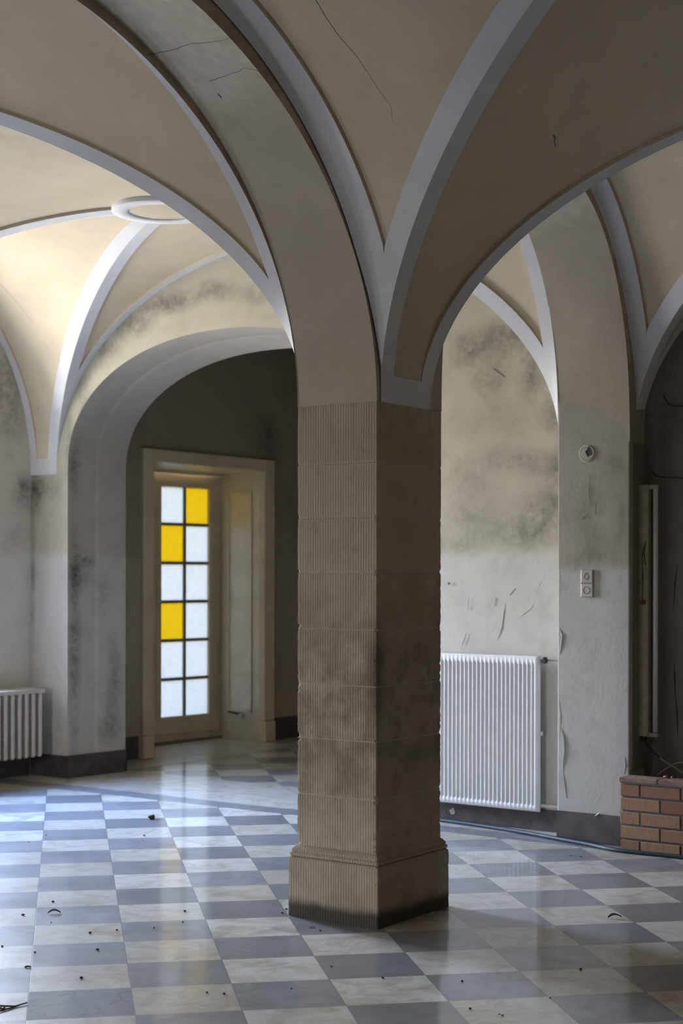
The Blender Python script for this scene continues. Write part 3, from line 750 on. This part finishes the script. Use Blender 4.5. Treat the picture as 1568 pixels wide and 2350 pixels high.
FP = m.build('front_panel', RADW, R)
m = MB(); m.loft([[(rx(ry0) + .012, ry0, z), (rx(ry1) + .012, ry1, z), (rx(ry1) + .034, ry1, z), (rx(ry0) + .034, ry0, z)] for z in (rz0, rz1)], 0, False)
o = m.build('back_shell', RADW, R); recalc(o)
m = MB(); m.tube([(rx(ry0) + .03, ry0 + .03, 1.055), (rx(ry0) + .04, ry0 - .035, 1.055)], .009, 10); m.build('upper_stub', CABLEW, R)
m = MB(); m.cyl((rx(ry0) + .025, ry0 - .035, 1.06), (0, 0, 1), .014, .03, 14); m.cyl((rx(ry0) + .00, ry0 - .032, 1.066), (1, 0, 0), .016, .04, 14); m.build('valve', VALVE, R)
m = MB(); m.tube([(rx(ry0) + .03, ry0 + .03, .165), (rx(ry0) + .045, ry0 - .06, .165), (rx(ry0) + .05, .475, .165)], .011, 10); m.build('lower_pipe', RADC, R)
m = MB(); m.tube([(rx(ry0) + .05, ry0 - .04, 1.075), (rx(ry0) + .06, .475, 1.07)], .007, 8); m.build('upper_pipe', CABLEW, R)
for z in (.3, .95):
    m = MB(); m.box(rx(.7) + .03, XE(.7), ry0 + .05, ry0 + .07, z - .015, z + .015); m.build('wall_bracket', RADW, R)
m = MB(); m.box(rx(.7) + .02, rx(.7) + .05, ry0 - .008, ry0 + .004, .60, .625); m.build('side_clip', RADW, R)

# ------------------------------------------------------------------ socket, bell push, junction box on the pier
def pface(px, py): return onX(px, py, 2.648)
def plate_on_pier(name, label, cat, yc, zc, mat):
    t = thing(name, label, cat, (2.648, yc, zc))
    m = MB(); w = .0405; x0, x1 = 2.652, 2.641
    m.loft([[(x, yc - w * k, zc - w * k), (x, yc + w * k, zc - w * k), (x, yc + w * k, zc + w * k), (x, yc - w * k, zc + w * k)] for x, k in ((x0, 1), (2.643, 1), (x1 - .0015, .95), (x1 - .003, .86))], 0, False)
    o = m.build('cover_plate', mat, t); recalc(o); return t, x1 - .003
bell, xf = plate_on_pier('bell_push', 'ivory bell push with a bell symbol, on the pier above the socket', 'switch', .270, 1.592, PLASTIC)
s = MB()
yb, zb = .272, 1.592
def arcpts(r, a0, a1, n=12): return [(xf - .0006, yb - r * cos(math.radians(a0 + (a1 - a0) * k / n)), zb + r * sin(math.radians(a0 + (a1 - a0) * k / n)) + .004) for k in range(n + 1)]
s.tube([(xf - .0006, yb + .016, zb - .012)] + [(xf - .0006, p[1], p[2]) for p in reversed(arcpts(.0125, 0, 180))] + [(xf - .0006, yb - .016, zb - .012)], .0013, 6)
s.tube([(xf - .0006, yb + .016, zb - .012), (xf - .0006, yb - .016, zb - .012)], .0016, 6)
s.cyl((xf + .0004, yb, zb - .0185), (-1, 0, 0), .0042, .0022, 10); s.cyl((xf + .0004, yb, zb + .0195), (-1, 0, 0), .003, .0022, 10)
b_ = s.build('bell_symbol', simple('grey_print', (.10, .09, .08), .6), bell); b_['label'] = 'dark printed bell symbol'
sock, xf = plate_on_pier('wall_socket', 'ivory round-well power socket on the pier directly below the bell push', 'socket', .270, 1.509, SOCKW)
s = MB(); r_ = .0195
s.grid([[(xf + dx, .272 + r * cos(2 * pi * k / 28), 1.509 + r * sin(2 * pi * k / 28)) for k in range(28)] for r, dx in ((.0235, .0008), (.0225, -.0016), (r_, -.0016), (r_ - .0005, .0075), (.0001, .0075))], 0, True, True)
w_ = s.build('socket_well', simple('socket_well_grey', (.15, .145, .135), .5), sock); w_['label'] = 'round dark socket well'
s = MB()
for dy in (-.0095, .0095): s.cyl((xf + .0072, .272 + dy, 1.509), (-1, 0, 0), .0028, .0012, 10)
s.box(xf + .002, xf + .0072, .270, .274, 1.509 + .0145, 1.509 + .019); s.build('pin_holes', VALVE, sock)
c = pface(1346, 1039)
J = thing('junction_box', 'round junction box high on the pier with a half torn cover', 'junction box', (2.648, c.y, c.z))
s = MB(); R_ = .047
s.grid([[(2.652 + dx, c.y + r * cos(2 * pi * k / 36), c.z + r * sin(2 * pi * k / 36)) for k in range(36)] for r, dx in ((R_ + .004, -.006), (R_, -.009), (R_ - .004, -.008), (R_ - .005, .0))], 0, True, True)
s.build('rim', simple('painted_rim', (.40, .375, .32), .7), J)
s = MB(); s.face([s.vert((2.6435, c.y + (R_ - .005) * cos(2 * pi * k / 36), c.z + (R_ - .005) * sin(2 * pi * k / 36))) for k in range(36)]); s.build('box_back', simple('bluish_dark', (.05, .055, .065), .4), J)
s = MB(); pts = []
for k in range(0, 26):
    a = math.radians(70 + 11.2 * k); pts.append((2.641, c.y - (R_ - .004) * cos(a) * -1 * -1, c.z + (R_ - .004) * sin(a)))
edge_ = [(2.641, c.y - .012, c.z - .022), (2.640, c.y - .004, c.z - .008), (2.639, c.y + .006, c.z + .012), (2.640, c.y - .006, c.z + .022)]
s.face([s.vert(p) for p in pts + edge_]); s.build('torn_cover', WALL_P, J)

# ------------------------------------------------------------------ tube lamp
T = thing('tube_lamp', 'old fluorescent tube lamp mounted upright on the shaded side of the pier', 'lamp', (2.79, -.06, .64))
m = MB(); m.box(2.762, 2.815, -.066, -.010, .645, 2.135); bevel(m.build('housing', LAMPB, T), .004)
m = MB(); m.tube([(2.79, -.104, .672), (2.79, -.104, 2.11)], .0155, 16); m.build('tube', TUBE, T)
for z in (.655, 2.122):
    m = MB(); m.box(2.775, 2.805, -.122, -.060, z - .014, z + .012); bevel(m.build('tube_holder', LAMPB, T), .003)
m = MB(); m.cyl((2.762, -.040, 1.44), (-1, 0, 0), .016, .012, 14); st = m.build('starter', RED, T); st['label'] = 'red round starter'
m = MB(); m.tube([(2.760, -.055, 1.66), (2.757, -.045, 1.72), (2.757, -.055, 1.80), (2.758, -.035, 1.72), (2.757, -.038, 1.60), (2.758, -.036, 1.46)], .0022, 6); m.build('loose_wire', CABLEK, T)
m = MB(); m.tube([(2.785, -.035, .648), (2.785, -.035, .625)], [.022, .012], 10); m.build('cable_gland', VALVE, T)
# loose cables
m = MB(); m.tube([(2.785, -.035, .632), (2.76, -.06, .60), (2.75, -.115, .555), (2.75, -.15, .528)], .0042, 8)
cb = m.build('lamp_cable', CABLEK, T)
m = MB(); m.tube([(2.75, -.15, .528), (2.75, -.17, .515), (2.75, -.29, .452), (2.75, -.40, .40), (2.74, -.55, .30)], .0062, 8)
o = m.build('cable_sleeve', CABLEB, cb); o['label'] = 'grey-blue sleeve on the lower half'
m = MB(); m.tube([(2.79, -.105, .405), (2.80, -.14, .44), (2.81, -.175, .465), (2.81, -.23, .497), (2.81, -.31, .508), (2.81, -.43, .49), (2.80, -.56, .42)], .0042, 8)
tag(m.build('loose_wire', CABLEW), 'off-white stiff wire sticking up behind the brick partition', 'wire')
m = MB(); m.tube([(2.60, -.240, .437), (2.60, -.26, .440), (2.60, -.280, .437)], [.006, .009, .006], 10); m.tube([(2.60, -.285, .440), (2.60, -.315, .438)], .005, 8, 1)
tag(m.build('cable_connector', [RED, VALVE]), 'small red and black cable connector behind the brick partition', 'connector')
m = MB(); m.tube([onX(p[0], p[1], 2.857) for p in ((1495, 1078), (1505, 1088), (1520, 1092), (1545, 1094), (1580, 1095), (1640, 1092))], .0026, 6)
tag(m.build('wall_wire', CABLEK), 'thin black wire on the dark wall just above the tube lamp', 'wire')
m = MB(); m.tube([onX(p[0], p[1], 2.857) for p in ((1522, 905), (1528, 918), (1536, 927), (1556, 930), (1600, 926))], .003, 6)
tag(m.build('wall_wire', CABLEK), 'short black wire high on the dark wall near the vault foot', 'wire')

# ------------------------------------------------------------------ brick partition
B = thing('brick_partition', 'low orange brick partition with a brick coping at the foot of the pier', 'brick wall', (2.58, -1.0, 0))
m = MB(); y0b, y1b = -2.3, -.010
m.box(2.528, 2.63, y0b, y1b - .004, 0, .398); m.build('mortar', JOINT, B)
bk = MB(); bl, bh, g_ = .238, .070, .012
def brick(mb, x0, x1, ya, yb, za, zb):
    e = .003
    mb.loft([[(x0 + e, ya + e, z), (x1 - e, ya + e, z), (x1 - e, yb - e, z), (x0 + e, yb - e, z)] if k in (0, 3) else [(x0, ya, z), (x1, ya, z), (x1, yb, z), (x0, yb, z)] for k, z in enumerate((za, za + e, zb - e, zb))], 0, False)
for r in range(5):
    za = -.006 + r * .0815; y = y1b; first = True
    while y > y0b:
        L = (bl if r % 2 else .113) if first else bl
        dx = random.uniform(-.0015, .0015)
        brick(bk, 2.52 + dx, 2.637, y - L, y, max(.001, za), za + bh); y -= L + g_; first = False
o = bk.build('bricks', BRICK, B); recalc(o)
cp = MB(); y = y1b + .006; k = 0
while y > y0b:
    L = .232; brick(cp, 2.512, 2.645, y - L, y, .400, .430 - random.uniform(0, .002)); y -= L + .010
o = cp.build('coping', simple('grey_brown_coping_brick', (.27, .18, .14), .8, .2, var=.2, nscale=20, bump=.3), B); recalc(o)
m = MB(); m.box(2.516, 2.64, y0b, y1b, .393, .424); m.build('coping_mortar', JOINT, B)

# ------------------------------------------------------------------ hose
pts = [(2.93 - .02, 2.6), (2.90, 2.0), (2.82, 1.39), (2.78, 1.1), (2.705, .74), (2.62, .46), (2.54, .20), (2.47, .03), (2.455, -.11), (2.468, -.4), (2.475, -.9), (2.46, -1.5)]
def smooth(p, n=6):
    out = []
    for i in range(len(p) - 1):
        a, b, c, d = p[max(i - 1, 0)], p[i], p[i + 1], p[min(i + 2, len(p) - 1)]
        for k in range(n):
            t = k / n
            out.append(tuple(.5 * ((2 * b[j]) + (c[j] - a[j]) * t + (2 * a[j] - 5 * b[j] + 4 * c[j] - d[j]) * t * t + (3 * b[j] - a[j] - 3 * c[j] + d[j]) * t ** 3) for j in range(len(b))))
    out.append(tuple(p[-1])); return out
m = MB(); m.tube([(x, y, .0125) for x, y in smooth(pts)], .0125, 12)
tag(m.build('rubber_hose', HOSE), 'long dark blue rubber hose lying along the foot of the east wall', 'hose')

# ------------------------------------------------------------------ cracks on the vault, blisters and curls on the walls
def bvh(o):
    me = o.data; return BVHTree.FromPolygons([v.co for v in me.vertices], [p.vertices for p in me.polygons])
def crackline(px, parent, r, back=.0):
    tr = bvh(parent); pp = []
    for a, b in zip(px, px[1:]):
        for k in range(6):
            t = k / 6; j = random.uniform(-1.6, 1.6)
            pp.append((a[0] + (b[0] - a[0]) * t + j, a[1] + (b[1] - a[1]) * t + j * .6))
    pp.append(px[-1]); pts = []
    for p in pp:
        hit = tr.ray_cast(CAM, ray(*p).normalized())
        if hit[0] is not None and hit[0].z < 4.5: pts.append(hit[0])
    if len(pts) > 2:
        n = len(pts); m = MB(); m.tube(pts, [max(.0006, r * (1 - .6 * i / n)) for i in range(n)], 5)
        return m.build('crack', CRACK, parent)
ARW = bpy.data.objects['wall_arcade_west']
crackline([(717, -6), (745, 42), (778, 88), (815, 128), (848, 178), (872, 215), (892, 240), (900, 285)], CE, .0014)
crackline([(334, 128), (385, 118), (430, 102), (500, 95), (530, 88)], ARW, .0017)
crackline([(478, 188), (520, 174), (560, 157), (600, 166), (612, 170)], ARW, .0013)
crackline([(497, 216), (506, 226)], ARW, .004)
crackline([(1268, 308), (1270, 318), (1271, 336)], CE, .003)
crackline([(0, 655), (30, 690), (50, 712), (75, 745)], CE, .0012)

NI = bpy.data.objects['wall_niche']
for px in ([(1547, 1520), (1549, 1560), (1551, 1600)], [(1553, 1600), (1556, 1640), (1558, 1690)], [(1556, 1290), (1550, 1340), (1546, 1400)]):
    m = MB(); m.tube([onX(p[0] + random.uniform(-1, 1), p[1], XE(-.1) - .012) for p in px], [.0015, .0045, .001], 5); m.build('crack', CABLEK, NI)

def curl(parent, pts, w, h, mat, nx=(-1, 0, 0)):
    """a lifted ridge of paint: triangular section along pts on a wall"""
    m = MB(); rows = []; n = len(pts); N_ = Vector(nx)
    for i, p in enumerate(pts):
        p = Vector(p); t = (Vector(pts[min(i + 1, n - 1)]) - Vector(pts[max(i - 1, 0)])).normalized(); s_ = t.cross(N_).normalized()
        k = sin(pi * (i + .35) / (n - .3)) if n > 2 else .6
        rows.append([p - s_ * w * k, p - s_ * w * .2 * k + N_ * h * .7 * k, p + s_ * w * .1 * k + N_ * h * k, p + s_ * w * .35 * k + N_ * h * .35 * k, p + s_ * w * .4 * k])
    m.grid(rows, 0, True); return m.build('paint_blister', mat, parent)
def wallpts(l): return [onX(px, py, XE(.9)) for px, py in l]
for l, w, h in (([(1265, 1292), (1252, 1315), (1240, 1340), (1229, 1370)], .014, .012), ([(1229, 1376), (1222, 1392), (1205, 1406), (1190, 1417)], .012, .011),
             ([(1184, 1348), (1176, 1356), (1170, 1365)], .01, .008), ([(1139, 1370), (1135, 1390)], .008, .006), ([(1160, 1385), (1156, 1410), (1152, 1440), (1142, 1468)], .007, .005),
             ([(1277, 1388), (1270, 1405), (1263, 1421)], .014, .01), ([(1277, 1272), (1262, 1266), (1242, 1266)], .008, .005), ([(1240, 1268), (1238, 1285), (1250, 1300)], .008, .006),
             ([(1071, 1450), (1065, 1468), (1060, 1482)], .007, .005), ([(1130, 845), (1140, 855), (1156, 864)], .016, .012), ([(1076, 1372), (1074, 1400)], .005, .004), ([(1276, 1430), (1262, 1445)], .01, .006)):
    curl(E, wallpts(l), w * .8, h * .5, WALL_E)
def pts_pier(l): return [onX(px, py, 2.646) for px, py in l]
for l, w, h in (([(1285, 1440), (1292, 1455), (1290, 1475), (1286, 1500)], .02, .022), ([(1284, 1600), (1288, 1640), (1286, 1680)], .012, .01), ([(1290, 1670), (1296, 1690), (1298, 1720), (1295, 1745), (1294, 1765)], .016, .022),
             ([(1294, 1765), (1298, 1800), (1302, 1830)], .012, .012), ([(1300, 1905), (1304, 1890), (1312, 1878)], .02, .022), ([(1365, 1872), (1374, 1868), (1380, 1862)], .014, .022),
             ([(1436, 1735), (1438, 1755), (1434, 1775)], .018, .02), ([(1424, 1858), (1427, 1872), (1428, 1890)], .016, .016), ([(1346, 1180), (1338, 1186), (1332, 1190)], .008, .007), ([(1368, 1150), (1366, 1180)], .008, .006),
             ([(1352, 1090), (1350, 1130), (1354, 1160)], .010, .004), ([(1284, 1310), (1287, 1330)], .01, .008)):
    curl(PIER, pts_pier(l), w * .6, h * .33, WALL_P)
# chips in the dark skirting under the radiator
for (px, py, r) in ((1040, 1861, .022), (1137, 1874, .010), (1168, 1886, .010), (1031, 1338, .010)):
    p = onX(px, py, XE(1.2) - .007); m = MB()
    m.face([m.vert((p.x - .0012, p.y + r * random.uniform(.6, 1.2) * cos(2 * pi * k / 11), p.z + r * random.uniform(.6, 1.2) * sin(2 * pi * k / 11))) for k in range(11)])
    m.build('chip', simple('plaster_chip', (.38, .36, .34), .9) if r != .010 or py > 1800 else DARKP, bpy.data.objects['baseboard_east'] if py > 1800 else E)
p = onX(148, 1762, XE(5.1) - .009); m = MB()
m.face([m.vert((p.x, p.y + .022 * random.uniform(.7, 1.1) * cos(2 * pi * k / 11), p.z + .014 * random.uniform(.7, 1.2) * sin(2 * pi * k / 11))) for k in range(11)])
m.build('chip', simple('plaster_chip_pale', (.5, .49, .46), .9), bpy.data.objects['baseboard_corner'])

# ------------------------------------------------------------------ debris on the floor
def crumb_mesh(seed, r):
    import bmesh
    rr = random.Random(seed); bm = bmesh.new(); bmesh.ops.create_icosphere(bm, subdivisions=2, radius=r)
    for v in bm.verts: v.co *= rr.uniform(.65, 1.2); v.co.z *= .6
    zmin = min(v.co.z for v in bm.verts)
    for v in bm.verts: v.co.z -= zmin
    me = bpy.data.meshes.new('crumb'); bm.to_mesh(me); bm.free(); me.materials.append(DEB); return me
meshes = [crumb_mesh(k, .0065) for k in range(4)]
spots = [(124, 2073), (53, 2103), (210, 2145), (271, 2137), (83, 2189), (227, 2183), (427, 2094), (422, 2118), (660, 2088), (651, 2097), (738, 2137), (764, 2219), (478, 2280), (518, 2283), (672, 2270),
         (882, 2245), (1064, 2252), (1150, 2327), (1157, 2331), (1083, 2315), (8, 2176), (120, 2120), (56, 2104), (1336, 2224), (190, 2248), (1266, 2290), (356, 2132), (68, 1935), (333, 1920), (108, 1920), (1312, 1963), (1336, 1965)]
for i, (px, py) in enumerate(spots):
    p = onZ(px, py); o = bpy.data.objects.new('floor_crumb', meshes[i % 4]); COL.objects.link(o); o.location = p; o.rotation_euler = (0, 0, i * 1.7); k = random.uniform(.55, 1.15); o.scale = (k, k, k)
    tag(o, 'small dark crumb of dirt scattered on the checkered floor', 'debris', 'crumbs scattered on the floor')
o = bpy.data.objects.new('dirt_clod', crumb_mesh(11, .026)); COL.objects.link(o); o.location = onZ(350, 1882); tag(o, 'larger dark clod of dirt on a blue-grey slab left of the pillar', 'debris')
def leaf(name, px, py, L, label, rot):
    p = onZ(px, py); m = MB(); c, s_ = cos(rot), sin(rot); rows = []
    for k in range(7):
        u = k / 6; w = .28 * L * sin(pi * min(1, u * .95 + .03)); z = .002 + .012 * sin(pi * u)
        rows.append([(p.x + c * (u - .5) * L - s_ * w * q, p.y + s_ * (u - .5) * L + c * w * q, z + (.006 if q else 0)) for q in (-1, 0, 1)])
    m.grid(rows, 0, True); tag(m.build(name, DEB), label, 'leaf')
leaf('dry_leaf', 1414, 2105, .07, 'curled dry brown leaf on a cream slab right of the pillar', -.7)
leaf('dry_leaf', 127, 2099, .06, 'crumpled dry leaf on a grey slab near the left edge', -.7)
def twig(px, label, r=.004):
    pts = [onZ(*p) + Vector((0, 0, r + .002 * (i % 2))) for i, p in enumerate(px)]
    m = MB(); m.tube(pts, [r * (1 - .5 * i / len(pts)) for i in range(len(pts))], 6); return m
t1 = twig([(-25, 2312), (12, 2315), (38, 2314), (66, 2307)], ''); t1.tube([onZ(*p) + Vector((0, 0, .004)) for p in ((-6, 2328), (28, 2318), (46, 2312))], .003, 6); t1.tube([onZ(*p) + Vector((0, 0, .004)) for p in ((2, 2316), (10, 2321), (14, 2316))], .004, 6)
tag(t1.build('dry_twig', DEB), 'forked dry twig beside the broken slab at the lower left', 'twig')
t2 = twig([(60, 2224), (68, 2223), (74, 2224)], ''); tag(t2.build('dry_twig', DEB), 'short dark twig on a joint above the broken slab', 'twig')
t3 = twig([(712, 2130), (718, 2129), (726, 2130)], '', .003); tag(t3.build('dry_twig', simple('straw', (.34, .24, .16), .9)), 'tan splinter on the grey slab at the left foot of the pillar', 'twig')

# ------------------------------------------------------------------ daylight
w = NT('daylight_sky', True); SC.world = w.m
tc = w.n('ShaderNodeTexCoord'); z = w.sep(tc.outputs['Generated'])[2]
cr = w.n('ShaderNodeValToRGB'); e = cr.color_ramp.elements
w.ln(w.ramp(z, -1, 1), cr.inputs[0])
e[0].position = 0.0; e[0].color = (.27, .255, .235, 1); e[1].position = .46; e[1].color = (.46, .445, .42, 1)
for p, c in ((.52, (.95, .91, .85)), (.58, (1.08, 1.10, 1.14)), (.65, (.92, 1.12, 1.46)), (.75, (.58, .86, 1.48)), (.88, (.34, .6, 1.25)), (1.0, (.25, .5, 1.1))):
    k = e.new(p); k.color = (*c, 1)
bg = w.n('ShaderNodeBackground'); bg.inputs['Strength'].default_value = 84.0; w.ln(cr.outputs[0], bg.inputs[0])
wo = w.n('ShaderNodeOutputWorld'); w.ln(bg.outputs[0], wo.inputs[0])

# ------------------------------------------------------------------ camera and render look
cd = bpy.data.cameras.new('camera'); co = bpy.data.objects.new('camera', cd); COL.objects.link(co)
co.location = CAM
from mathutils import Matrix
rot = Matrix((VR, Vector((0, 0, 1)), -VD)).transposed()
co.rotation_euler = (Matrix.Rotation(ROLL, 3, VD) @ rot).to_euler()
cd.sensor_fit = 'VERTICAL'; cd.sensor_height = 36.0; cd.lens = FPX / 2350 * 36.0
cd.shift_y = (CY0 - 1175) / 2350
cd.dof.use_dof = True; cd.dof.focus_distance = 7.3; cd.dof.aperture_fstop = 3.2
SC.camera = co
SC.view_settings.view_transform = 'Standard'; SC.view_settings.look = 'None'; SC.view_settings.gamma = 1; SC.view_settings.use_curve_mapping = False
SC.view_settings.exposure = 0.22
SC.cycles.use_denoising = True
SC.cycles.max_bounces = 12; SC.cycles.diffuse_bounces = 8; SC.cycles.glossy_bounces = 4; SC.cycles.transparent_max_bounces = 8
SC.cycles.sample_clamp_indirect = 8.0; SC.cycles.caustics_reflective = False; SC.cycles.caustics_refractive = False
